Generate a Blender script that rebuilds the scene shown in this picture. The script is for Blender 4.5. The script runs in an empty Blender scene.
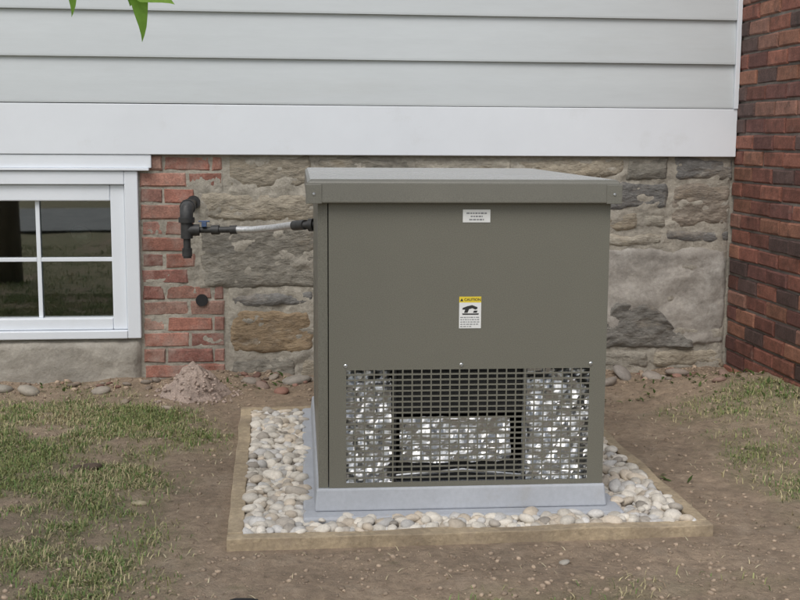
import bpy, bmesh, math, random
import numpy as np
from mathutils import Vector, Matrix, noise
random.seed(7); rng=np.random.default_rng(7)
S=bpy.context.scene
def link(o): S.collection.objects.link(o); return o
def empty(name,loc=(0,0,0),rz=0):
    e=bpy.data.objects.new(name,None); e.location=loc; e.rotation_euler=(0,0,rz); return link(e)
# ------------------------------------------------------------ materials
def mat(name,col=(.5,.5,.5),rough=.7,metal=0,attr=False,n1=None,n2=None,bump=None,stretch=None,extra=None,spec=.5):
    """n1/n2=(scale,lo,hi) multiply value; bump=[(scale,strength,dist)...]"""
    m=bpy.data.materials.new(name); m.use_nodes=True
    nt=m.node_tree; N=nt.nodes; L=nt.links; b=N['Principled BSDF']
    b.inputs['Roughness'].default_value=rough; b.inputs['Metallic'].default_value=metal
    b.inputs['Specular IOR Level'].default_value=spec
    tc=N.new('ShaderNodeTexCoord'); mp=N.new('ShaderNodeMapping'); L.new(tc.outputs['Object'],mp.inputs[0])
    if stretch: mp.inputs['Scale'].default_value=stretch
    if attr:
        a=N.new('ShaderNodeAttribute'); a.attribute_name='Col'; cur=a.outputs['Color']
    else:
        r=N.new('ShaderNodeRGB'); r.outputs[0].default_value=(*col,1); cur=r.outputs[0]
    for n in (n1,n2):
        if not n: continue
        t=N.new('ShaderNodeTexNoise'); t.inputs['Scale'].default_value=n[0]; t.inputs['Detail'].default_value=6; t.inputs['Roughness'].default_value=.65
        L.new(mp.outputs[0],t.inputs['Vector'])
        mr=N.new('ShaderNodeMapRange'); mr.inputs[1].default_value=.3; mr.inputs[2].default_value=.7; mr.inputs[3].default_value=n[1]; mr.inputs[4].default_value=n[2]
        L.new(t.outputs['Fac'],mr.inputs[0])
        v=N.new('ShaderNodeVectorMath'); v.operation='SCALE'; L.new(cur,v.inputs[0]); L.new(mr.outputs[0],v.inputs['Scale']); cur=v.outputs[0]
    if extra:  # (color, scale, lo, hi, amount) patches of another colour
        for k,e in enumerate(extra):
            t=N.new('ShaderNodeTexNoise'); t.inputs['Scale'].default_value=e[1]; t.inputs['Detail'].default_value=7; t.inputs['Roughness'].default_value=.7
            ad=N.new('ShaderNodeVectorMath'); ad.operation='ADD'; ad.inputs[1].default_value=(k*3.7+1.3,k*5.1,k*2.9); L.new(mp.outputs[0],ad.inputs[0]); L.new(ad.outputs[0],t.inputs['Vector'])
            mr=N.new('ShaderNodeMapRange'); mr.inputs[1].default_value=e[2]; mr.inputs[2].default_value=e[3]; mr.inputs[4].default_value=e[4]
            L.new(t.outputs['Fac'],mr.inputs[0])
            mx=N.new('ShaderNodeMix'); mx.data_type='RGBA'; L.new(mr.outputs[0],mx.inputs[0]); L.new(cur,mx.inputs[6]); mx.inputs[7].default_value=(*e[0],1); cur=mx.outputs[2]
    L.new(cur,b.inputs['Base Color'])
    if bump:
        prev=None
        for s,st,d in bump:
            t=N.new('ShaderNodeTexNoise'); t.inputs['Scale'].default_value=s; t.inputs['Detail'].default_value=6; t.inputs['Roughness'].default_value=.65
            L.new(mp.outputs[0],t.inputs['Vector'])
            bp=N.new('ShaderNodeBump'); bp.inputs['Strength'].default_value=st; bp.inputs['Distance'].default_value=d
            L.new(t.outputs['Fac'],bp.inputs['Height'])
            if prev: L.new(prev,bp.inputs['Normal'])
            prev=bp.outputs[0]
        L.new(prev,b.inputs['Normal'])
    return m
M={}
M['siding']=mat('siding_vinyl',(.59,.63,.65),.55,n1=(1.3,.93,1.04),n2=(30,.98,1.02),bump=[(60,.12,.002)],stretch=(.3,1,2),extra=[((.50,.52,.51),2.2,.52,.75,.35)])
M['trim']=mat('white_trim',(.80,.84,.89),.5,n1=(2,.95,1.02),extra=[((.55,.54,.51),5,.58,.8,.25)])
M['mortar']=mat('mortar',(.38,.35,.295),.95,n1=(6,.72,1.2),n2=(60,.8,1.15),bump=[(14,.7,.02),(90,.6,.006)],extra=[((.55,.52,.47),5,.56,.75,.5),((.22,.21,.19),3.2,.54,.72,.5)])
M['parge']=mat('parging_mortar',(.36,.335,.30),.95,n1=(4,.7,1.2),n2=(50,.8,1.15),bump=[(6,.4,.02),(26,.5,.010),(110,.5,.004)],extra=[((.20,.19,.17),2.6,.52,.70,.6),((.56,.54,.50),5,.56,.70,.6)])
M['concrete']=mat('concrete',(.40,.37,.32),.95,n1=(5,.75,1.15),n2=(50,.85,1.1),bump=[(9,.6,.02),(80,.5,.006)],extra=[((.24,.22,.185),3,.5,.7,.6),((.56,.53,.48),7,.58,.75,.5)])
M['brick']=mat('brick',rough=.9,attr=True,n1=(18,.65,1.25),n2=(120,.7,1.25),bump=[(40,.6,.008),(160,.5,.003)],extra=[((.43,.36,.31),7,.46,.68,.62),((.13,.09,.075),6,.55,.75,.55)])
M['brickd']=mat('brick_dark',rough=.85,attr=True,n1=(18,.6,1.3),n2=(120,.7,1.25),bump=[(40,.6,.006),(160,.5,.003)],extra=[((.045,.035,.033),10,.56,.72,.6),((.32,.26,.22),13,.6,.78,.45)])
M['mortard']=mat('mortar_dark',(.24,.21,.185),.95,n1=(8,.6,1.3),bump=[(60,.6,.006)])
M['stone']=mat('sandstone',rough=.92,attr=True,n1=(3,.68,1.28),n2=(45,.7,1.22),bump=[(7,.7,.03),(45,.8,.010)],stretch=(1,1,2.2),extra=[((.15,.145,.13),4,.54,.70,.55),((.42,.32,.20),2.6,.54,.72,.45),((.46,.43,.37),7,.56,.70,.6)])
M['cab']=mat('painted_metal',(.162,.158,.130),.40,n1=(1.2,.95,1.05),n2=(420,.70,1.30),bump=[(2.2,.12,.02),(500,.12,.0008)])
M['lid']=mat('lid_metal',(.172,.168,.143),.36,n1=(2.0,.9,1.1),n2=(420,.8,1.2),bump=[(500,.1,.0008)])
M['lidtop_sheen']=mat('lid_top_sky_sheen',(.32,.315,.29),.24,n1=(2.0,.9,1.1),n2=(300,.85,1.15),spec=.8,extra=[((.27,.14,.08),5,.66,.74,.7),((.42,.43,.43),3,.5,.7,.6)])  # lid paint lightened to carry the sky's reflection; brown patches are rust
M['pad']=mat('composite_pad',(.42,.44,.475),.65,n1=(4,.9,1.06),n2=(80,.93,1.05),bump=[(120,.15,.002)],extra=[((.32,.28,.22),7,.56,.8,.4)])
M['black']=mat('black_iron',(.032,.032,.032),.5,n1=(40,.7,1.5),bump=[(90,.3,.002)])
M['dark']=mat('dark_interior',(.015,.015,.016),.7,n1=(20,.7,1.3))
M['rad']=mat('radiator_core',(.026,.026,.028),.5,n1=(80,.5,1.5),bump=[(200,.5,.002)])
M['foil']=mat('foil_insulation',(.90,.91,.92),.30,1,n1=(6,.85,1.0),bump=[(60,.35,.004)])
M['steel']=mat('steel',(.6,.62,.64),.32,1,n1=(50,.85,1.1))
M['braid']=mat('braided_hose',(.66,.67,.68),.4,.5,n1=(90,.7,1.15),bump=[(300,.5,.002)])
M['blue']=mat('blue_tag',(.06,.10,.2),.5,n1=(60,.8,1.2))
M['white']=mat('label_white',(.80,.81,.80),.5,n1=(30,.95,1.03))
M['yellow']=mat('label_yellow',(.80,.62,.05),.5,n1=(30,.95,1.03))
M['ink']=mat('label_ink',(.03,.03,.03),.6,n1=(30,.8,1.2))
M['inkg']=mat('label_grey_ink',(.28,.29,.30),.6,n1=(30,.8,1.2))
M['wood']=mat('timber',(.42,.335,.225),.88,n1=(7,.68,1.2),n2=(60,.75,1.2),bump=[(30,.7,.008),(110,.5,.003)],extra=[((.20,.155,.11),5,.48,.68,.7),((.30,.24,.18),14,.5,.7,.5)])
M['pebble']=mat('pebble',rough=.8,attr=True,n1=(30,.82,1.1),n2=(150,.85,1.1),bump=[(80,.3,.004)])
M['bed']=mat('gravel_bed',(.22,.19,.145),.95,n1=(40,.5,1.3),bump=[(60,.6,.01)])
M['clod']=mat('dirt_clod',rough=.97,attr=True,n1=(60,.7,1.2))
M['heap']=mat('sand_heap_mat',(.45,.355,.30),.97,n1=(20,.75,1.15),n2=(140,.7,1.25),bump=[(50,.8,.015),(160,.6,.005)])
M['bark']=mat('bark',(.12,.095,.07),.95,n1=(12,.6,1.3),bump=[(30,.8,.01)],stretch=(1,1,.3))
M['drive']=mat('asphalt',(.24,.24,.24),.9,n1=(3,.8,1.2),n2=(90,.7,1.3))
M['roof']=mat('shingle',(.07,.068,.065),.95,n1=(8,.7,1.3))
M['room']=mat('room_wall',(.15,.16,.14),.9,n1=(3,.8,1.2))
M['car_reflection_pale']=mat('car_reflection_pale',(.6,.65,.7),.8,n1=(12,.6,1.2))  # pale colour for the lump that imitates a car's reflection
M['grass']=mat('grass_blade',rough=.6,attr=True,n1=(30,.85,1.15),spec=.3)
def leafmat(name,attr=True,col=(.1,.2,.03),tr=.4):
    m=mat(name,col,.55,attr=attr,n1=(30,.8,1.2),spec=.3)
    nt=m.node_tree;N=nt.nodes;L=nt.links;b=N['Principled BSDF'];o=N['Material Output']
    t=N.new('ShaderNodeBsdfTranslucent'); L.new(b.inputs['Base Color'].links[0].from_socket,t.inputs['Color'])
    mx=N.new('ShaderNodeMixShader'); mx.inputs[0].default_value=tr
    L.new(b.outputs[0],mx.inputs[1]);L.new(t.outputs[0],mx.inputs[2]);L.new(mx.outputs[0],o.inputs[0]); return m
M['leaf']=leafmat('leaf',tr=.5)
m=bpy.data.materials.new('window_glass'); m.use_nodes=True; nt=m.node_tree; N=nt.nodes; L=nt.links; N.remove(N['Principled BSDF'])
g=N.new('ShaderNodeBsdfGlossy'); g.inputs['Roughness'].default_value=.02; g.inputs['Color'].default_value=(.9,.95,.92,1)
tr=N.new('ShaderNodeBsdfTransparent'); tr.inputs['Color'].default_value=(.75,.85,.78,1)
fr=N.new('ShaderNodeFresnel'); fr.inputs[0].default_value=3.2; mx=N.new('ShaderNodeMixShader')
L.new(fr.outputs[0],mx.inputs[0]);L.new(tr.outputs[0],mx.inputs[1]);L.new(g.outputs[0],mx.inputs[2]);L.new(mx.outputs[0],N['Material Output'].inputs[0]); M['glass']=m
def groundmat():
    m=mat('soil_and_turf',(.35,.265,.188),.97,n1=(2.2,.78,1.2),n2=(28,.70,1.24),bump=[(9,.6,.03),(45,.9,.016),(160,.9,.006)],
      extra=[((.46,.375,.285),5,.52,.72,.6),((.19,.14,.097),3.1,.54,.72,.6),((.13,.135,.06),7,.60,.72,.35)])
    nt=m.node_tree;N=nt.nodes;L=nt.links;b=N['Principled BSDF'];src=b.inputs['Base Color'].links[0].from_socket
    a=N.new('ShaderNodeAttribute');a.attribute_name='turf'
    t=N.new('ShaderNodeTexNoise');t.inputs['Scale'].default_value=22;t.inputs['Detail'].default_value=8
    tc=N.new('ShaderNodeTexCoord');L.new(tc.outputs['Object'],t.inputs['Vector'])
    cr=N.new('ShaderNodeValToRGB');cr.color_ramp.elements[0].position=.35;cr.color_ramp.elements[0].color=(.14,.15,.065,1);cr.color_ramp.elements[1].position=.64;cr.color_ramp.elements[1].color=(.35,.295,.185,1)
    L.new(t.outputs['Fac'],cr.inputs[0])
    mx=N.new('ShaderNodeMix');mx.data_type='RGBA';L.new(a.outputs['Fac'],mx.inputs[0]);L.new(src,mx.inputs[6]);L.new(cr.outputs[0],mx.inputs[7]);L.new(mx.outputs[2],b.inputs['Base Color'])
    return m
M['ground']=groundmat()
# ------------------------------------------------------------ mesh helpers
def mesh(name,V,F,mt,parent=None,cols=None,smooth=False,loc=None):
    me=bpy.data.meshes.new(name); me.from_pydata([tuple(v) for v in V],[],[tuple(f) for f in F])
    if cols is not None:
        a=me.attributes.new('Col','FLOAT_COLOR','POINT'); c=np.ones((len(V),4),dtype=np.float32); c[:,:3]=np.array(cols); a.data.foreach_set('color',c.ravel())
    me.materials.append(M[mt]); 
    if smooth: me.polygons.foreach_set('use_smooth',[True]*len(me.polygons))
    me.update(); o=link(bpy.data.objects.new(name,me))
    if parent: o.parent=parent
    return o
BF=[(0,3,2,1),(4,5,6,7),(0,1,5,4),(1,2,6,5),(2,3,7,6),(3,0,4,7)]
def bx(V,F,x0,x1,y0,y1,z0,z1):
    n=len(V); V+= [(x0,y0,z0),(x1,y0,z0),(x1,y1,z0),(x0,y1,z0),(x0,y0,z1),(x1,y0,z1),(x1,y1,z1),(x0,y1,z1)]
    F+= [tuple(n+i for i in f) for f in BF]
def boxes(name,L,mt,parent=None,bev=0):
    V=[];F=[]
    for b in L: bx(V,F,*b)
    o=mesh(name,V,F,mt,parent)
    if bev:
        md=o.modifiers.new('b','BEVEL'); md.width=bev; md.segments=2; md.limit_method='ANGLE'
    return o
def tube(V,F,pts,rad,seg=12,cap=True):
    base=len(V); n=len(pts); P=[Vector(p) for p in pts]
    for i,p in enumerate(P):
        d=(P[min(i+1,n-1)]-P[max(i-1,0)]).normalized()
        a=d.orthogonal().normalized() if i==0 else (a-d*a.dot(d)).normalized()
        b=d.cross(a); r=rad[i] if hasattr(rad,'__len__') else rad
        for k in range(seg):
            t=2*math.pi*k/seg; V.append(tuple(p+a*math.cos(t)*r+b*math.sin(t)*r))
    for i in range(n-1):
        for k in range(seg):
            F.append((base+i*seg+k,base+i*seg+(k+1)%seg,base+(i+1)*seg+(k+1)%seg,base+(i+1)*seg+k))
    if cap:
        F.append(tuple(base+k for k in range(seg))[::-1]); F.append(tuple(base+(n-1)*seg+k for k in range(seg)))
def tubes(name,L,mt,parent=None,seg=14,smooth=True):
    V=[];F=[]
    for p,r in L: tube(V,F,p,r,seg)
    o=mesh(name,V,F,mt,parent,smooth=smooth)
    if smooth:
        md=o.modifiers.new('e','EDGE_SPLIT'); md.split_angle=math.radians(40)
    return o
def nz(x,y,z=0): return noise.noise(Vector((x,y,z)))
# ------------------------------------------------------------ terrain
def sst(a,b,x):
    t=min(1,max(0,(x-a)/(b-a))); return t*t*(3-2*t)
def hgt(x,y):
    h=.016*nz(x*1.7,y*1.7,3)+.011*nz(x*6,y*6,9)+.006*nz(x*19,y*19,5)
    ins=sst(-.26,-.12,x)*sst(1.36,1.22,x)*sst(2.95,3.06,y)*sst(4.75,4.6,y)
    h=h*(1-ins)-.004*ins
    h+=.10*sst(1.45,2.15,x)*sst(3.7,4.5,y)*(1-.75*sst(4.7,5.2,y))
    h+=.03*math.exp(-((x+.1)**2)/.2-((y-5.2)**2)/.03)
    h+=.035*sst(5.08,5.24,y)*(.5+1.2*nz(x*5,3,8))
    return h
def turf(x,y):
    n=nz(x*2.1,y*2.1,1)*.5+nz(x*5.3,y*5.3,7)*.4+nz(x*13,y*13,2)*.3
    edge=-.30-.12*nz(y*1.3,0,4)
    left=sst(edge+.16,edge-.30,x)*(1-.8*sst(4.6,5.05,y))
    right=sst(1.38,1.75,x)*(1-.9*sst(4.4,4.85,y))*sst(2.75,3.4,y)*.5
    front=.24*sst(2.86,2.55,y)
    far=sst(2.2,1.6,y)*.8
    b=max(left*.93,right,front,far)
    if x>2.6 or x<-1.6 : b=max(b,.8)
    return max(0,min(1,b*(1.0+1.9*n)+ (n*.5 if b>.05 else 0)-.06))
def lines(a0,a1,st,lo,hi):
    L=list(np.arange(a0,a1,st)); s=st; v=a1
    while v<hi: L.append(v); s*=1.35; v+=s
    L.append(hi); s=st; v=a0; pre=[]
    while True:
        s*=1.35; v-=s
        if v<=lo: break
        pre.append(v)
    pre.append(lo); return pre[::-1]+L
XS=lines(-2,3,.018,-120,120); YS=lines(2.2,5.5,.018,-120,120)
V=[(x,y,hgt(x,y) if abs(x)<8 and abs(y)<8 else 0) for y in YS for x in XS]
nx=len(XS); F=[(j*nx+i,j*nx+i+1,(j+1)*nx+i+1,(j+1)*nx+i) for j in range(len(YS)-1) for i in range(nx-1)]
gr=mesh('ground',V,F,'ground',smooth=True)
a=gr.data.attributes.new('turf','FLOAT','POINT'); a.data.foreach_set('value',[turf(v[0],v[1]) if abs(v[0])<8 and abs(v[1])<8 else .8 for v in V])
V=[(-9,-2.2,.03),(9,-4.6,.03),(9,-9,.03),(-9,-6.5,.03)]
mesh('driveway',V,[(0,3,2,1)],'drive')
# ------------------------------------------------------------ grass
def grass():
    V=[];F=[];C=[]
    def blade(x,y,z,h,w,ang,lean,col,flat=False):
        n=len(V); dx,dy=math.cos(ang),math.sin(ang); px,py=-dy*w,dx*w
        if flat: z1=z+.004+h*.08; z2=z+.006+h*.1; l1=h*.5; l2=h
        else: z1=z+h*.55*math.cos(lean*.6); z2=z+h*math.cos(lean)*.95; l1=h*.5*math.sin(lean*.6); l2=h*math.sin(lean)
        V.extend([(x-px,y-py,z-.003),(x+px,y+py,z-.003),(x+dx*l1-px*.8,y+dy*l1-py*.8,z1),(x+dx*l1+px*.8,y+dy*l1+py*.8,z1),(x+dx*l2,y+dy*l2,z2)])
        F.extend([(n,n+1,n+3,n+2),(n+2,n+3,n+4)]); C.extend([col]*5)
    def region(x0,x1,y0,y1,dens,hs=1):
        N=int((x1-x0)*(y1-y0)*dens)
        for _ in range(N):
            x=random.uniform(x0,x1); y=random.uniform(y0,y1)
            if -.15<x<1.24 and 3.03<y<4.62: continue
            if x>2.10 and y>4.3: continue
            if y>5.2: continue
            if (x+.335)**2+(y-4.95)**2<.03: continue
            t=turf(x,y); lit=False
            if random.random()>t*t*1.1:
                if random.random()<.012: lit=True
                else: continue
            z=hgt(x,y); r=random.random()
            k=random.uniform(.7,1.25); q=nz(x*3,y*3,11)
            if lit: col=random.choice([(.44*k,.37*k,.24*k),(.24*k,.18*k,.12*k),(.5*k,.44*k,.3*k)])
            elif r<.42+q*.7: col=(.46*k,.40*k,.23*k)
            elif r<.66: col=(.28*k,.29*k,.12*k)
            else: col=(.15*k,.23*k,.07*k)
            blade(x,y,z,random.uniform(.010,.032)*hs,random.uniform(.0010,.0020)*(1.3 if hs>1 else 1),random.uniform(0,6.28),random.uniform(.3,1.45),col,lit or r<.2)
    region(-1.8,-.1,2.3,5.2,27000)
    region(-.1,1.3,2.3,3.05,16000)
    region(1.2,2.7,2.4,5.2,16000)
    region(-3.5,-1.8,1.5,5.2,3500,1.4); region(2.7,4.5,1.5,4.3,3500,1.4)
    region(-3.5,4.5,-1.5,2.3,1300,1.6)
    return mesh('grass',V,F,'grass',cols=C)
grass()
def ico(sub):
    bm=bmesh.new(); bmesh.ops.create_icosphere(bm,subdivisions=sub,radius=1); v=np.array([x.co[:] for x in bm.verts]); f=np.array([[q.index for q in p.verts] for p in bm.faces]); bm.free(); return v,f
def rocks(name,items,mt,sub,parent=None,lump=.18):
    bv,bf=ico(sub); Vs=[];Fs=[];Cs=[];n=0
    for (x,y,z,sx,sy,sz,col) in items:
        v=bv.copy(); r=np.ones(len(v))
        for _ in range(5):
            d=rng.normal(size=3); d/=np.linalg.norm(d); r+=lump*rng.uniform(-.6,.6)*np.maximum(0,v@d)**2
        v=v*r[:,None]
        for _ in range(3):
            d=rng.normal(size=3); d/=np.linalg.norm(d); h=rng.uniform(.72,.92); e=np.maximum(0,v@d-h); v=v-(e*.8)[:,None]*d
        v=v*np.array([sx,sy,sz])
        e=(rng.uniform(-.4,.4),rng.uniform(-.4,.4),rng.uniform(0,6.28))
        R=np.array((Matrix.Rotation(e[0],3,'X')@Matrix.Rotation(e[1],3,'Y')@Matrix.Rotation(e[2],3,'Z')))
        v=v@R.T+np.array([x,y,z]); Vs.append(v); Fs.append(bf+n); n+=len(v); Cs.append(np.tile(col,(len(v),1)))
    return mesh(name,np.concatenate(Vs),np.concatenate(Fs).tolist(),mt,parent,cols=np.concatenate(Cs),smooth=True)
it=[]
for i in range(15000):
    x=random.uniform(-1.7,2.5); y=random.uniform(2.4,5.2)
    if i%5==0: y=5.24-abs(random.gauss(0,.12))
    if i%5==1: y=random.uniform(2.4,3.04)
    if -.16<x<1.25 and 3.02<y<4.63: continue
    if x>2.10 and y>4.3: continue
    s=.0014+.0070*random.random()**4.5; k=random.uniform(.6,1.3)
    if y>5.0 and random.random()<.12: s*=2
    it.append((x,y,hgt(x,y)+s*.2,s*random.uniform(.8,1.5),s,s*.7,(.37*k,.285*k,.21*k)))
for i in range(260):
    t=random.uniform(0,6.28); r=.02+.19*random.random(); s=random.uniform(.003,.009); k=random.uniform(.7,1.2)
    x=-.335+r*math.cos(t); y=4.97+r*math.sin(t); it.append((x,y,hgt(x,y)+max(0,.14*(1-r/.155))+s*.4,s,s,s*.8,(.45*k,.355*k,.30*k)))
rocks('dirt_clods',it,'clod',1)
it=[]
for (x,y,s,c) in [(-.43,4.72,.022,(.38,.31,.25)),(-.62,4.86,.02,(.32,.26,.2)),(-1.05,5.08,.05,(.4,.36,.3)),(-1.18,5.12,.04,(.36,.33,.28)),(-.74,5.03,.03,(.33,.29,.24)),(.03,4.98,.033,(.30,.16,.12)),(-.05,5.05,.028,(.3,.22,.18)),
   (.75,2.88,.014,(.4,.37,.32)),(-.47,3.1,.014,(.4,.33,.25)),(-.41,3.5,.02,(.42,.36,.24)),(1.5,5.05,.045,(.30,.26,.22)),(1.72,5.1,.04,(.33,.29,.25)),(1.6,5.15,.05,(.3,.27,.24)),(1.85,5.12,.045,(.3,.25,.21)),(1.35,5.1,.04,(.32,.28,.24)),
   (.1,5.14,.05,(.33,.3,.26)),(-.1,5.12,.03,(.3,.26,.22)),(-.62,3.9,.03,(.1,.07,.05)),(-.66,3.87,.022,(.12,.085,.06)),(1.9,4.75,.03,(.30,.2,.16)),(1.98,4.9,.028,(.28,.19,.15))]:
    it.append((x,y,hgt(x,y)+s*.15,s*1.4,s,s*.5,c))
for i in range(60):
    x=random.choice([random.uniform(-1.6,-.5),random.uniform(-.15,.2),random.uniform(1.2,2.05)]); y=5.2-abs(random.gauss(0,.06)); s=random.uniform(.008,.024); k=random.uniform(.6,1.1)
    it.append((x,y,hgt(x,y)+s*.2,s*1.4,s,s*.6,random.choice([(.33*k,.28*k,.23*k),(.28*k,.22*k,.17*k),(.30*k,.17*k,.13*k)])))
rocks('loose_stones',it,'pebble',2,lump=.4)
rocks('dark_stone',[(-.075,2.632,.006,.052,.035,.028,(.014,.014,.015))],'pebble',3)
# sand heap
V=[];F=[];R=34;T=60
for i in range(R+1):
    r=i/R
    for k in range(T):
        t=2*math.pi*k/T; rr=r*(.150+.05*nz(math.cos(t)*1.5,math.sin(t)*1.5,2))
        x=-.335+rr*math.cos(t)*1.05; y=4.97+rr*math.sin(t)
        z=hgt(x,y)-.012+.17*(1-r)**1.1-.02*math.exp(-(r/.15)**2)+.020*nz(x*18,y*18,1)+.010*nz(x*45,y*45,1)+.005*nz(x*110,y*110,1)
        V.append((x,y,z))
for i in range(R):
    for k in range(T): F.append((i*T+k,(i+1)*T+k,(i+1)*T+(k+1)%T,i*T+(k+1)%T))
mesh('sand_heap',V,F,'heap',smooth=True)
# ------------------------------------------------------------ timber border + gravel
tb=empty('timber_border')
FX0,FX1,FY0,FY1=-.131,1.223,3.05,4.59
W=.044; BT=.030
def board(name,x0,x1,y0,y1,dz=0):
    V=[];F=[]; long_x=(x1-x0)>(y1-y0); n=40
    for i in range(n+1):
        t=i/n
        for (a,b) in ((0,0),(1,0),(1,1),(0,1)):
            if long_x: x=x0+(x1-x0)*t; y=y0+(y1-y0)*a; y+=.005*nz(x*5,a*3,1)+.0015*nz(x*30,a*3,1)
            else: y=y0+(y1-y0)*t; x=x0+(x1-x0)*a; x+=.005*nz(y*5,a*3,1)+.0015*nz(y*30,a*3,1)
            z=(-.05,BT+dz)[b]+ (.005*nz(t*6,a*2,5+dz*100)+.0015*nz(t*40,a*2,5) if b else 0)
            V.append((x,y,z))
    for i in range(n):
        for k in range(4):
            F.append((i*4+k,i*4+(k+1)%4,(i+1)*4+(k+1)%4,(i+1)*4+k))
    F.append((0,1,2,3));F.append(tuple(n*4+k for k in (3,2,1,0)))
    o=mesh(name,V,F,'wood',tb); md=o.modifiers.new('b','BEVEL'); md.width=.003; md.segments=2; md.limit_method='ANGLE'
    bm=bmesh.new();bm.from_mesh(o.data);bmesh.ops.recalc_face_normals(bm,faces=bm.faces);bm.to_mesh(o.data);bm.free()
board('front_board',FX0,FX1,FY0,FY0+W); board('back_board',FX0,FX1,FY1-W,FY1,.006)
board('left_board',FX0,FX0+W,FY0+W+.003,FY1-W-.002,.004); board('right_board',FX1-W,FX1,FY0+W+.003,FY1-W-.002,-.002)
mesh('gravel_bed',[(FX0+W,FY0+W,.001),(FX1-W,FY0+W,.001),(FX1-W,FY1-W,.001),(FX0+W,FY1-W,.001)],[(0,1,2,3)],'bed')
GX,GY,GR=.125,3.262,math.radians(-1.3)
def tolocal(x,y):
    dx,dy=x-GX,y-GY; c,s=math.cos(-GR),math.sin(-GR); return dx*c-dy*s,dx*s+dy*c
it=[]
for lay in range(3):
    st=.031; y=FY0+W+.010
    while y<FY1-W-.008:
        x=FX0+W+.010
        while x<FX1-W-.008:
            px=x+random.uniform(-.013,.013); py=y+random.uniform(-.013,.013)
            px=min(max(px,FX0+W+.014),FX1-W-.014); py=min(max(py,FY0+W+.014),FY1-W-.014)
            lx,ly=tolocal(px,py); x+=st
            if -.035<lx<.870 and -.056<ly<1.29: continue
            if lay==2 and random.random()<.55: continue
            s=random.uniform(.010,.025); k=random.uniform(.75,1.15); r=random.random()
            c=(.68,.63,.55) if r<.5 else (.60,.52,.42) if r<.7 else (.60,.58,.55) if r<.9 else (.40,.36,.31)
            it.append((px,py,.008+lay*.010+random.uniform(-.003,.006),s*random.uniform(1.0,1.6),s,s*random.uniform(.5,.85),tuple(q*k for q in c)))
        y+=st
rocks('gravel',it,'pebble',2,lump=.5)
# ------------------------------------------------------------ generator
G=empty('standby_generator',(GX,GY,0),GR)
CW,CD,CZ0,CZ1=.83,1.19,.10,.922
o=boxes('pad_flange',[(-.045,.882,-.066,1.30,-.01,.034)],'pad',G,.007)
V=[(-.012,-.014,.034),(.842,-.014,.034),(.842,1.25,.034),(-.012,1.25,.034),(-.006,-.006,.0995),(.836,-.006,.0995),(.836,1.22,.0995),(-.006,1.22,.0995)]
o=mesh('pad_block',V,BF,'pad',G); md=o.modifiers.new('b','BEVEL'); md.width=.006; md.segments=3
def grille_panel(name,u0,u1,z0,z1,gu0,gu1,gz0,gz1,nu,nr,fu,fz,place,mt='cab'):
    us=[u0]; 
    pu=(gu1-gu0)/nu
    for i in range(nu): us+= [gu0+pu*(i+fu/2),gu0+pu*(i+1-fu/2)]
    us.append(u1); zs=[z0]; pz=(gz1-gz0)/nr
    for i in range(nr): zs+=[gz0+pz*(i+fz/2),gz0+pz*(i+1-fz/2)]
    zs.append(z1)
    V=[place(u,z) for z in zs for u in us]; n=len(us); F=[]
    for j in range(len(zs)-1):
        for i in range(n-1):
            if i%2==1 and j%2==1 and 0<i<n-2 and 0<j<len(zs)-2: continue
            F.append((j*n+i,j*n+i+1,(j+1)*n+i+1,(j+1)*n+i))
    o=mesh(name,V,F,mt,G); md=o.modifiers.new('s','SOLIDIFY'); md.thickness=.0012; md.offset=-1
    return o
grille_panel('front_panel',.030,CW,CZ0,CZ1,.077,.785,.112,.447,26,21,.15,.33,lambda u,z:(u,0,z))
boxes('corner_posts',[(0,.027,.004,.03,CZ0,CZ1)],'cab',G)
grille_panel('left_panel',.032,CD,CZ0,CZ1,.07,.62,.13,.62,20,30,.22,.42,lambda u,z:(.001,CD-u+.032,z))
boxes('right_panel',[(CW-.003,CW,.006,CD,CZ0,CZ1)],'cab',G)
boxes('back_panel',[(.006,CW-.006,CD-.004,CD,CZ0,CZ1)],'cab',G)
boxes('inner_partition',[(.01,CW-.01,.30,.31,CZ0,.90),(.01,CW-.01,.03,.30,.56,.565)],'dark',G)
lx0,lx1,ly0,ly1=-.031,.852,-.03,1.225
V=[(lx0,ly0,.920),(lx1,ly0,.920),(lx1,ly1,.920),(lx0,ly1,.920),(lx0+.002,ly0+.002,.978),(lx1-.002,ly0+.002,.978),(lx1-.002,ly1-.002,.978),(lx0+.002,ly1-.002,.978),
   (lx0+.012,ly0+.012,.986),(lx1-.012,ly0+.012,.986),(lx1-.012,ly1-.012,.986),(lx0+.012,ly1-.012,.986)]
F=[(0,3,2,1),(0,1,5,4),(1,2,6,5),(2,3,7,6),(3,0,4,7),(4,5,9,8),(5,6,10,9),(6,7,11,10),(7,4,8,11),(8,9,10,11)]
o=mesh('lid',V,F,'lid',G); o.data.materials.append(M['lidtop_sheen']); o.data.polygons[9].material_index=1
md=o.modifiers.new('b','BEVEL'); md.width=.004; md.segments=3
boxes('lid_corner_plates',[(lx0-.002,lx0+.042,ly0-.0022,ly0+.03,.9185,.972),(lx1-.042,lx1+.002,ly0-.0022,ly0+.03,.9185,.972)],'lid',G,.0015)
def screws(name,P,r=.0055):
    V=[];F=[]
    for p in P: tube(V,F,[(p[0],p[1],p[2]),(p[0],p[1]-.002,p[2]),(p[0],p[1]-.0035,p[2])],[r,r,r*.6],10)
    return mesh(name,V,F,'steel',G)
screws('screws',[(.077,0,.457),(.408,0,.457),(.785,0,.457)]); screws('lid_screws',[(lx0+.02,ly0-.002,.945),(lx1-.02,ly0-.002,.945)],.004)
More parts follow.
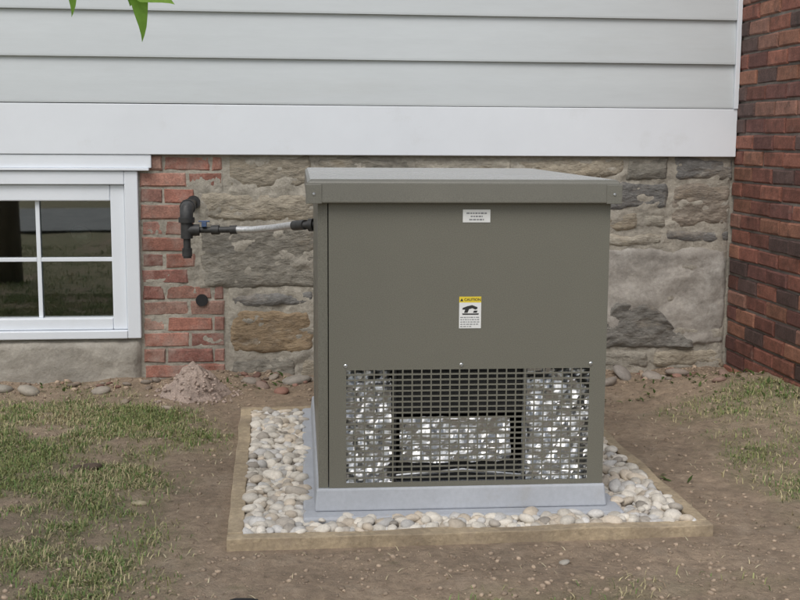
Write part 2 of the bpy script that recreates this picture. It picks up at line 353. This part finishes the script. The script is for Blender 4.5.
def foil(name,x0,x1,z0,z1,y,seed,amp=.020,cell=.0065,lean=.16):
    n=max(3,int((x1-x0)/cell)); m=int((z1-z0)/cell); F=[]
    rs=np.random.default_rng(seed); K=int((x1-x0)*(z1-z0)*1700)+12
    P=np.stack([rs.uniform(x0-.02,x1+.02,K),rs.uniform(z0-.02,z1+.02,K)],1); Hh=rs.uniform(0,amp,K); Sx=rs.normal(0,.36,K); Sz=rs.normal(-.05,.34,K)
    V=[]
    for j in range(m+1):
        for i in range(n+1):
            x=x0+(x1-x0)*i/n; z=z0+(z1-z0)*j/m
            q=(P[:,0]-x)**2+(P[:,1]-z)**2; ix=np.argsort(q)[:3]; w=1/(q[ix]+4e-5)**1.6; w/=w.sum()
            d=float((w*(Hh[ix]+Sx[ix]*(x-P[ix,0])+Sz[ix]*(z-P[ix,1]))).sum())
            d=min(max(d,-.004),amp)
            V.append((x,y+lean*(z-z0)-d,z))
    for j in range(m):
        for i in range(n): F.append((j*(n+1)+i,j*(n+1)+i+1,(j+1)*(n+1)+i+1,(j+1)*(n+1)+i))
    return mesh(name,V,F,'foil',G)
foil('foil_left',.035,.212,.105,.50,.028,1); foil('foil_right',.605,.80,.105,.50,.028,5); foil('foil_center',.235,.56,.165,.295,.032,9)
boxes('radiator',[(.225,.595,.035,.12,.305,.45)],'rad',G,.003)
boxes('radiator_fins',[(.23,.59,.031,.034,.31+.008*i,.3125+.008*i) for i in range(17)],'black',G)
boxes('engine_bracket',[(.214,.224,.012,.06,.105,.45),(.232,.59,.06,.14,.1,.155)],'black',G,.002)
tubes('coolant_tube',[([(.598,.025,.105),(.598,.025,.45)],.007),([(.22,.03,.125),(.42,.03,.14),(.6,.03,.12)],.006)],'steel',G)
# labels
Y=-.0015
boxes('info_label',[(.407,.485,Y,0-.0004,.865,.901)],'white',G)
bars=[]
for i,(a,b) in enumerate([(.010,.068),(.022,.056),(.018,.060)]):
    x=a
    while x<b:
        w=random.uniform(.004,.010); bars.append((.407+x,.407+min(x+w,b),Y-.0004,Y-.0001,.893-i*.009-.0045,.893-i*.009)); x+=w+.0018
boxes('info_label_print',bars,'inkg',G)
boxes('caution_label',[(.400,.463,Y,-.0004,.563,.637)],'white',G); boxes('caution_band',[(.400,.463,Y,-.0004,.6372,.654)],'yellow',G)
tc=bpy.data.curves.new('caution_text','FONT'); tc.body='CAUTION'; tc.size=.0105; tc.align_x='LEFT'; tc.offset=.0002; tc.materials.append(M['ink'])
to=link(bpy.data.objects.new('caution_text',tc)); to.parent=G; to.location=(.4140,Y-.0004,.6420); to.rotation_euler=(math.radians(90),0,0)
yy=Y-.0005
V=[(.4025,yy,.641),(.4115,yy,.641),(.407,yy,.650)];F=[(0,1,2)]
def poly(P):
    n=len(V); V.extend([(x,yy,z) for x,z in P]); F.append(tuple(range(n,n+len(P))))
poly([(.410,.602),(.455,.602),(.457,.606),(.408,.606)]); poly([(.414,.608),(.424,.608),(.428,.618),(.438,.621),(.446,.617),(.452,.619),(.452,.624),(.444,.627),(.437,.630),(.424,.627),(.410,.622),(.409,.617),(.417,.617)])
poly([(.440,.608),(.450,.608),(.453,.614),(.442,.614)])
mesh('caution_pictogram',V,F,'ink',G)
bars=[]
for i in range(5):
    x=.0035; z=.596-i*.0066
    while x<(.056 if i<4 else .035):
        w=random.uniform(.004,.010); bars.append((.400+x,.400+x+w-.001,Y-.0004,Y-.0001,z-.0028,z)); x+=w+.001
boxes('caution_print',[b for b in bars if b[1]<.461],'inkg',G)
# ------------------------------------------------------------ gas pipe
P=empty('gas_pipe')
Z=.724
tubes('iron_fittings',[
 ([(-.346,5.24,.812),(-.346,4.86,.812)],.015),([(-.346,5.249,.812),(-.346,5.235,.812)],.03),
 ([(-.346,4.86,.812),(-.346,4.83,.812),(-.346,4.808,.805),(-.346,4.80,.785),(-.346,4.80,.762)],.027),([(-.346,4.885,.812),(-.346,4.865,.812)],.033),
 ([(-.346,4.80,.775),(-.346,4.80,.755)],.033),
 ([(-.346,4.80,.77),(-.346,4.80,.61)],.015),([(-.346,4.80,.755),(-.346,4.80,.69)],.0245),
 ([(-.346,4.80,.650),(-.346,4.80,.618)],.0205),([(-.346,4.80,.62),(-.346,4.80,.61)],.017),
 ([(-.346,4.80,Z),(-.295,4.80,Z)],.024),([(-.30,4.80,Z),(-.15,4.765,Z+.004)],.0125),
 ([(-.245,4.788,Z+.001),(-.215,4.781,Z+.002)],.0195),([(-.17,4.77,Z+.003),(-.145,4.764,Z+.004)],.018)],'black',P)
tubes('flex_hose',[([(-.145,4.764,Z+.004),(-.08,4.74,Z+.006),(0,4.62,Z+.022),(.06,4.5,Z+.04),(.095,4.4,Z+.05)],.0135)],'braid',P)
tubes('hose_coupling',[([(.08,4.42,Z+.046),(.12,4.36,Z+.053)],.0185),([(.115,4.365,Z+.052),(.19,4.33,Z+.056)],.014),([(.135,4.352,Z+.053),(.15,4.345,Z+.054)],.024)],'black',P)
boxes('shutoff_valve',[(-.285,-.265,4.77,4.80,Z+.014,Z+.034),(-.298,-.252,4.777,4.79,Z+.034,Z+.039)],'blue',P,.003)
# ------------------------------------------------------------ house
H=empty('house')
WY=5.25
WX0,WX1,WZ0,WZ1=-1.775,-.584,.21,.948
XR=2.12; XL=-5.5
boxes('foundation_wall',[(XL,WX0,WY,WY+.25,-.4,1.05),(WX0,WX1,WY,WY+.25,-.4,WZ0),(WX1,XR+4.5,WY,WY+.25,-.4,1.05),(WX0,WX1,WY+.0,WY+.25,WZ1,1.05)],'mortar',H)
def patch(name,x0,x1,z0,z1,d,col,mt,seed,amp=.006,cell=.012,rnd=.05,wob=.006,acc=None,top=None,fall=.022,fine=1):
    n=max(4,int((x1-x0)/cell)); m=max(4,int((z1-z0)/cell)); V=[];F=[]; cx,cz=(x0+x1)/2,(z0+z1)/2
    sk=[random.uniform(-.006,.006) for _ in range(4)] if acc is not None else [0]*4
    for j in range(m+1):
        for i in range(n+1):
            s=2*i/n-1;t=2*j/m-1
            a=s*(1-rnd*t**4); b=t*(1-rnd*s**6)
            if top: b=-1+(b+1)*top((s+1)/2)
            x=cx+a*(x1-x0)/2; z=cz+b*(z1-z0)/2
            x+=sk[0]*t+wob*nz(x*9,z*9,seed)+wob*.5*nz(x*26,z*26,seed); z+=sk[1]*s+wob*nz(x*9,z*9,seed+20)+wob*.5*nz(x*26,z*26,seed+30)
            ed=min((1-abs(s))*(x1-x0)/2,(1-abs(t))*(z1-z0)/2)
            dd=d*min(1,ed/fall)**.6 - (.006 if ed<=1e-9 else 0)
            dd+=min(1,ed/.02)*(amp*nz(x*8,z*12,seed)+fine*(amp*.7*nz(x*22,z*40,seed+5)+amp*.35*nz(x*70,z*70,seed+9)))
            V.append((x,WY-dd,z))
    for j in range(m):
        for i in range(n): F.append((j*(n+1)+i,j*(n+1)+i+1,(j+1)*(n+1)+i+1,(j+1)*(n+1)+i))
    if acc is not None:
        nb=len(acc[0]); acc[0].extend(V); acc[1].extend([tuple(nb+q for q in f) for f in F]); acc[2].extend([col]*len(V)); return
    return mesh(name,V,F,mt,H,cols=[col]*len(V),smooth=True)
patch('concrete_sill_wall',XL,WX1-.002,-.1,WZ0-.004,.035,(.4,.4,.4),'concrete',3,.012,.02,0,.003)
patch('mortar_face',-.207,XR-.003,-.05,1.019,.006,(.3,.3,.3),'mortar',13,.013,.013,0,.0,fall=.004)
patch('mortar_face_left',-.335,-.2075,.42,.862,.006,(.3,.3,.3),'mortar',13,.013,.013,0,.0,fall=.004)
patch('brick_mortar',WX1+.003,-.212,-.05,1.019,.0035,(.3,.3,.3),'mortar',17,.0055,.008,0,.0,fall=.004)
acc=([],[],[])
g1=(.34,.30,.235);g2=(.27,.25,.21);g3=(.21,.205,.195);br=(.35,.26,.165);lt=(.39,.36,.30)
ST=[(-.195,.176,.872,1.012,g1),(.19,.62,.905,1.012,g2),(.635,1.08,.90,1.012,lt),(1.095,1.6,.915,1.012,g1),
 (-.325,.20,.722,.858,g1),(-.325,.20,.424,.715,g2),(-.195,.18,.345,.412,g3),(-.195,.18,.128,.332,br),
 (-.20,.1,.0,.11,g2),(.12,.5,.0,.11,g1),
 (.215,.7,.62,.89,g2),(.72,1.2,.66,.885,g1),(.215,.6,.35,.6,br),(.62,1.15,.42,.64,g2),(.2,.7,.13,.335,g1),(.72,1.3,.13,.4,g2),(1.17,1.48,.42,.9,g1),
 (1.612,1.815,.912,1.018,(.25,.235,.2)),(1.83,2.115,.912,1.018,g3),
 (1.50,1.815,.778,.90,g3),(1.835,2.115,.70,.90,(.28,.24,.195)),(1.50,1.68,.678,.765,g1),(1.695,1.82,.70,.768,lt),
 (1.50,1.80,.61,.668,lt),(1.81,2.115,.625,.69,g3),(1.50,1.75,.04,.12,g2),(1.765,2.11,.04,.125,g1)]
x=XL+.02
while x<WX0-.3:
    w=random.uniform(.3,.55); z=.0
    while z<.95:
        h=min(random.uniform(.12,.26),1.015-z); ST.append((x,min(x+w,WX0-.02),z,z+h-.02,random.choice([g1,g2,g3,br,lt]))); z+=h
    x+=w+.015
for i,s in enumerate(ST):
    k=random.uniform(.9,1.1); patch('s',s[0],s[1],s[2],s[3],.013,tuple(q*k for q in s[4]),'stone',i*3.7,.010,.010,.07,.016,acc)
patch('s',1.50,1.97,.13,.36,.026,(.20,.19,.17),'stone',91,.014,.010,.02,.014,acc,top=lambda s:(.55+.45*sst(0,.2,s))*(1-.85*sst(.45,1,s)))
mesh('foundation_stones',acc[0],acc[1],'stone',H,cols=acc[2],smooth=True)
patch('parging',1.46,2.112,.14,.60,.018,(.3,.3,.3),'parge',77,.014,.011,.03,.014,fine=.35)
# bricks
def brick_add(A,place,a0,a1,h0,h1,d,col):
    V,F,C=A; n=len(V); j=lambda s=.0030: random.uniform(-s,s); b=.006; dd=d+j(.003)
    for (ia,de) in ((0,-.01),(0,dd-b),(b,dd)):
        for (a,h) in ((a0+ia,h0+ia),(a1-ia,h0+ia),(a1-ia,h1-ia),(a0+ia,h1-ia)): V.append(place(a+j(),h+j(),de+j(.0012)))
        C.extend([col]*4)
    for r in (0,4):
        for k in range(4): F.append((n+r+k,n+r+(k+1)%4,n+r+4+(k+1)%4,n+r+4+k))
    F.append((n+8,n+9,n+10,n+11))
def brickwall(A,place,rng_fn,z0,z1,pal,d=.008,course=.0715,bl=.208):
    r=0;z=z0
    while z<z1:
        a0,a1=rng_fn(z+course/2); a=a0-(bl/2 if r%2 else 0)
        while a<a1-.02:
            s=max(a,a0)+.005; e=min(a+bl,a1)-.005
            if e-s>.03:
                c=random.choice(pal); k=random.uniform(.75,1.2); brick_add(A,place,s,e,z+.005,min(z+course,z1)-.005,d+random.uniform(-.002,.003),tuple(q*k for q in c))
            a+=bl
        z+=course;r+=1
def finish(A,name,mt):
    o=mesh(name,A[0],A[1],mt,H,cols=A[2]); bm=bmesh.new();bm.from_mesh(o.data);bmesh.ops.recalc_face_normals(bm,faces=bm.faces);bm.to_mesh(o.data);bm.free(); return o
A=([],[],[])
def rf(z): 
    return (WX1+.004,-.215) if (z>.862 or z<.417) else (WX1+.004,-.339)
palr=[(.34,.155,.115),(.31,.14,.105),(.37,.19,.145),(.33,.17,.135),(.24,.11,.088),(.39,.235,.185)]
brickwall(A,lambda a,h,d:(a,WY-d,h),rf,.018,1.018,palr,d=.0075)
finish(A,'foundation_bricks','brick')
tubes('hole_shade_disc',[([(-.317,WY-.018,.376),(-.317,WY-.0085,.376)],.027)],'dark',H,20)  # near-black disc on the wall face, its colour stands for the hole's shade
# chimney
CX1,CY0,CH=3.55,4.30,4.6
boxes('chimney_core',[(XR+.008,CX1-.008,CY0+.008,WY+.3,-.3,CH)],'mortard',H)
A=([],[],[]); pald=[(.25,.10,.072),(.20,.083,.062),(.28,.115,.08),(.16,.07,.058),(.31,.145,.095),(.11,.068,.06),(.26,.135,.10)]
brickwall(A,lambda a,h,d:(XR+.008-d,CY0+a,h),lambda z:(0,WY-CY0),-.02,CH,pald,d=.010)
brickwall(A,lambda a,h,d:(XR+a,CY0+.008-d,h),lambda z:(0,CX1-XR),-.02,CH,pald,d=.010)
brickwall(A,lambda a,h,d:(CX1-.008+d,CY0+a,h),lambda z:(0,WY-CY0),-.02,CH,pald,d=.010)
finish(A,'chimney_bricks','brickd')
# trim + siding
for nm,x0,x1 in (('l',XL,XR-.003),('r',CX1+.003,XR+4.5)):
    boxes('skirt_board_'+nm,[(x0,x1,WY-.036,WY+.1,1.021,1.238)],'trim',H,.003)
    V=[];F=[]; z=1.245; ex=.1965; i=0
    while z<3.7:
        n=len(V); f=WY-.036; prof=[(f+.016,z-.004),(f,z-.004),(f-.0005,z+.004),(f+.006,z+.09),(f+.016,z+ex-.004)]
        NX=60
        for q in range(NX+1):
            xx=x0+(x1-.022-x0)*q/NX
            for y_,z_ in prof: V.append((xx,y_+.002*nz(xx*1.5,z*3,2),z_+.002*nz(xx*.8,z*5,6)))
        for q in range(NX):
            for k in range(4): F.append((n+q*5+k,n+q*5+5+k,n+q*5+6+k,n+q*5+k+1))
        z+=ex;i+=1
    mesh('siding_'+nm,V,F,'siding',H)
    boxes('siding_backing_'+nm,[(x0,x1-.024,WY-.016,WY+.1,1.239,3.7)],'siding',H)
    boxes('corner_channel_'+nm,[(x1-.021,x1,WY-.043,WY+.1,1.2385,3.7)],'trim',H,.002)
boxes('roof',[(XL-.3,XR+4.8,WY-.35,WY+4,3.71,3.85)],'roof',H)
boxes('interior_wall',[(XL,XR+4.5,WY+4-.1,WY+4-.02,-.3,3.7)],'room',H)
boxes('wall_fill',[(XL,XR+4.5,WY+.101,WY+.25,1.06,3.7)],'room',H)
# window
boxes('window_header',[(WX0-.06,-.524,WY-.030,WY+.02,.962,1.0195)],'trim',H,.003)
boxes('window_header_drip',[(WX0-.06,-.534,WY-.045,WY+.0,.951,.9615)],'trim',H,.002)
o0,o1=WX0,WX1
boxes('window_casing',[(o0,o0+.058,WY-.032,WY+.06,WZ0,WZ1),(o1-.058,o1,WY-.032,WY+.06,WZ0,WZ1),(o0+.0585,o1-.0585,WY-.032,WY+.06,WZ1-.058,WZ1),(o0+.0585,o1-.0585,WY-.036,WY+.06,WZ0,WZ0+.036)],'trim',H,.004)
i0,i1,j0,j1=o0+.060,o1-.060,WZ0+.038,WZ1-.060
boxes('window_sash',[(i0,i0+.06,WY-.012,WY+.05,j0,j1),(i1-.062,i1,WY-.012,WY+.05,j0,j1),(i0+.0605,i1-.0625,WY-.012,WY+.05,j1-.07,j1),(i0+.0605,i1-.0625,WY-.012,WY+.05,j0,j0+.052)],'trim',H,.005)
gx0,gx1,gz0,gz1=i0+.06,i1-.062,j0+.052,j1-.07
w=(gx1-gx0)/3; zc=(gz0+gz1)/2
bars=[(gx0+w*k-.009,gx0+w*k+.009,WY+.012,WY+.022,gz0,gz1) for k in (1,2)]
xs=[gx0,gx0+w-.0095,gx0+w+.0095,gx0+2*w-.0095,gx0+2*w+.0095,gx1]
bars+=[(xs[k],xs[k+1],WY+.012,WY+.022,zc-.009,zc+.009) for k in (0,2,4)]
boxes('window_muntins',bars,'trim',H,.002)
mesh('window_glass',[(gx0-.005,WY+.03,gz0-.005),(gx1+.005,WY+.03,gz0-.005),(gx1+.005,WY+.03,gz1+.005),(gx0-.005,WY+.03,gz1+.005)],[(0,1,2,3)],'glass',H)
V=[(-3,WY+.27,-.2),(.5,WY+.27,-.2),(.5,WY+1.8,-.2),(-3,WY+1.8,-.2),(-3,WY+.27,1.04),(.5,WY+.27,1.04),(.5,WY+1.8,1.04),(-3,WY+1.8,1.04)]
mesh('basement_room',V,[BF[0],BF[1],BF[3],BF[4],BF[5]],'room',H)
rocks('car_reflection_blob',[(-.86,WY+.13,.665,.10,.04,.04,(.8,.8,.8))],'car_reflection_pale',3,H,.7)  # added pale lump behind the pane, stands in for a reflected car
# ------------------------------------------------------------ tree
T=empty('maple_tree')
V=[];F=[]
trunk=[(-2.0,1.5,-.1),(-1.98,1.52,.6),(-1.95,1.5,1.4),(-1.9,1.5,2.1),(-1.85,1.45,2.9),(-1.8,1.4,3.6)]
tube(V,F,trunk,[.12,.09,.08,.07,.05,.02],14)
ends=[]
random.seed(21)
for i in range(9):
    b=Vector(trunk[3])+Vector((0,0,random.uniform(-.1,1.1))); an=random.uniform(0,6.28); l=random.uniform(.6,1.1)
    e=b+Vector((math.cos(an)*l,math.sin(an)*l,random.uniform(.2,.7))); mid=(b+e)/2+Vector((0,0,.1)); tube(V,F,[b,mid,e],[.03,.018,.006],8); ends+= [mid,e]
limb=[Vector((-1.92,1.5,1.9)),Vector((-1.4,1.75,2.05)),Vector((-.85,2.0,2.0)),Vector((-.42,2.15,1.75)),Vector((-.25,2.2,1.5)),Vector((-.235,2.2,1.40))]
tube(V,F,limb,[.03,.022,.014,.007,.003,.0015],8)
tube(V,F,[Vector((-.42,2.15,1.75)),Vector((-.37,2.19,1.55)),Vector((-.345,2.2,1.385))],[.005,.003,.0012],6)
mesh('trunk_and_limbs',V,F,'bark',T,smooth=True)
V=[];F=[];C=[]
def leaf(p,d,s,wd,up,col):
    d=d.normalized(); sd=d.cross(up).normalized(); nrm=sd.cross(d); n=len(V)
    prof=[(0,.05),(.12,.42),(.28,.78),(.45,.88),(.62,.66),(.78,.40),(.90,.18),(1,.0)]
    for t,w_ in prof:
        c=p+d*(t*s)-nrm*(t*t*s*.22)+sd*(math.sin(t*5)*.05*s)
        for q in (-1,0,1): V.append(tuple(c+sd*q*w_*wd*.5+nrm*(abs(q)*w_*wd*.12))); C.append(col)
    for i in range(7):
        for q in (0,1): F.append((n+i*3+q,n+i*3+q+1,n+(i+1)*3+q+1,n+(i+1)*3+q))
ends+= [limb[1]+Vector((0,0,.15)),limb[2]+Vector((0,-.1,.2))]
for e in ends:
    for _ in range(120):
        p=Vector(e)+Vector((random.gauss(0,.2),random.gauss(0,.2),random.gauss(0,.15)))
        if p.z<1.85: continue
        k=random.uniform(.6,1.2)
        leaf(p,Vector((random.gauss(0,1),random.gauss(0,1),random.gauss(-.5,.6))),random.uniform(.05,.085),random.uniform(.035,.05),Vector((random.gauss(0,.3),random.gauss(0,.3),1)),(.07*k,.14*k,.025*k))
up=Vector((.1,-1,.35)); bc=(.26,.48,.08)
leaf(Vector((-.228,2.2,1.395)),Vector((-.04,.0,-1)),.125,.036,Vector((.3,-1,.2)),bc)
leaf(Vector((-.262,2.2,1.375)),Vector((.9,-.1,-.35)),.095,.05,up,(.30,.52,.09))
leaf(Vector((-.24,2.2,1.405)),Vector((-.25,.1,-1)),.075,.045,up,(.22,.42,.07))
leaf(Vector((-.350,2.2,1.40)),Vector((.0,0,-1)),.088,.026,Vector((.6,-.8,.2)),bc)
mesh('leaves',V,F,'leaf',T,cols=C,smooth=True)
V=[];F=[];C=[]
for (cx,cy,n_,r_) in [(1.95,4.62,22,.10),(1.98,4.85,36,.09),(1.75,4.98,20,.08),(2.0,4.42,12,.08),(1.55,4.75,12,.06),(-.15,5.08,14,.06),(-.9,5.08,12,.07),(.06,5.12,14,.05),(1.3,3.6,8,.05)]:
    for _ in range(n_):
        x=cx+random.gauss(0,r_); y=min(5.18,cy+random.gauss(0,r_)); x=min(x,2.07); k=random.uniform(.6,1.2)
        leaf(Vector((x,y,hgt(x,y)+.002)),Vector((random.gauss(0,1),random.gauss(0,1),random.uniform(.1,1.2))),random.uniform(.015,.04),random.uniform(.008,.018),Vector((0,0,1)),(.12*k,.19*k,.055*k))
mesh('weeds',V,F,'leaf',cols=C,smooth=True)
# ------------------------------------------------------------ light
az=Vector((-.45,-1,0)).normalized(); el=math.radians(52)
sd=Vector((az.x*math.cos(el),az.y*math.cos(el),math.sin(el)))
sl=bpy.data.lights.new('sun','SUN'); sl.energy=1.15; sl.angle=math.radians(35); sl.color=(1,.97,.93)
so=link(bpy.data.objects.new('sun',sl)); so.rotation_euler=(-sd).to_track_quat('-Z','Y').to_euler()
w=bpy.data.worlds.new('World'); S.world=w; w.use_nodes=True; N=w.node_tree.nodes; L=w.node_tree.links
sk=N.new('ShaderNodeTexSky'); sk.sky_type='NISHITA'; sk.sun_disc=False; sk.sun_elevation=el; sk.sun_rotation=math.atan2(az.x,az.y); sk.dust_density=3; sk.air_density=1.2
hs=N.new('ShaderNodeHueSaturation'); hs.inputs['Saturation'].default_value=.45; L.new(sk.outputs[0],hs.inputs['Color'])
bg=N['Background']; L.new(hs.outputs[0],bg.inputs['Color']); bg.inputs['Strength'].default_value=.14
# ------------------------------------------------------------ camera
psi=math.radians(6.24); th=math.radians(7.9); r=.006
Fv=Vector((math.sin(psi)*math.cos(th),math.cos(psi)*math.cos(th),-math.sin(th))); Rv=Vector((math.cos(psi),-math.sin(psi),0)); Uv=Rv.cross(Fv)
R2=(Rv+Uv*r).normalized(); U2=(Uv-Rv*r).normalized()
cam=bpy.data.cameras.new('camera'); cam.sensor_width=36; cam.lens=52.65; cam.clip_end=500; cam.clip_start=.05
co=link(bpy.data.objects.new('camera',cam))
mw=Matrix.Identity(4)
for i in range(3): mw[i][0]=R2[i]; mw[i][1]=U2[i]; mw[i][2]=-Fv[i]
mw[0][3]=0;mw[1][3]=0;mw[2][3]=1.1
co.matrix_world=mw; S.camera=co
S.view_settings.view_transform='Standard'; S.view_settings.look='None'; S.view_settings.exposure=0
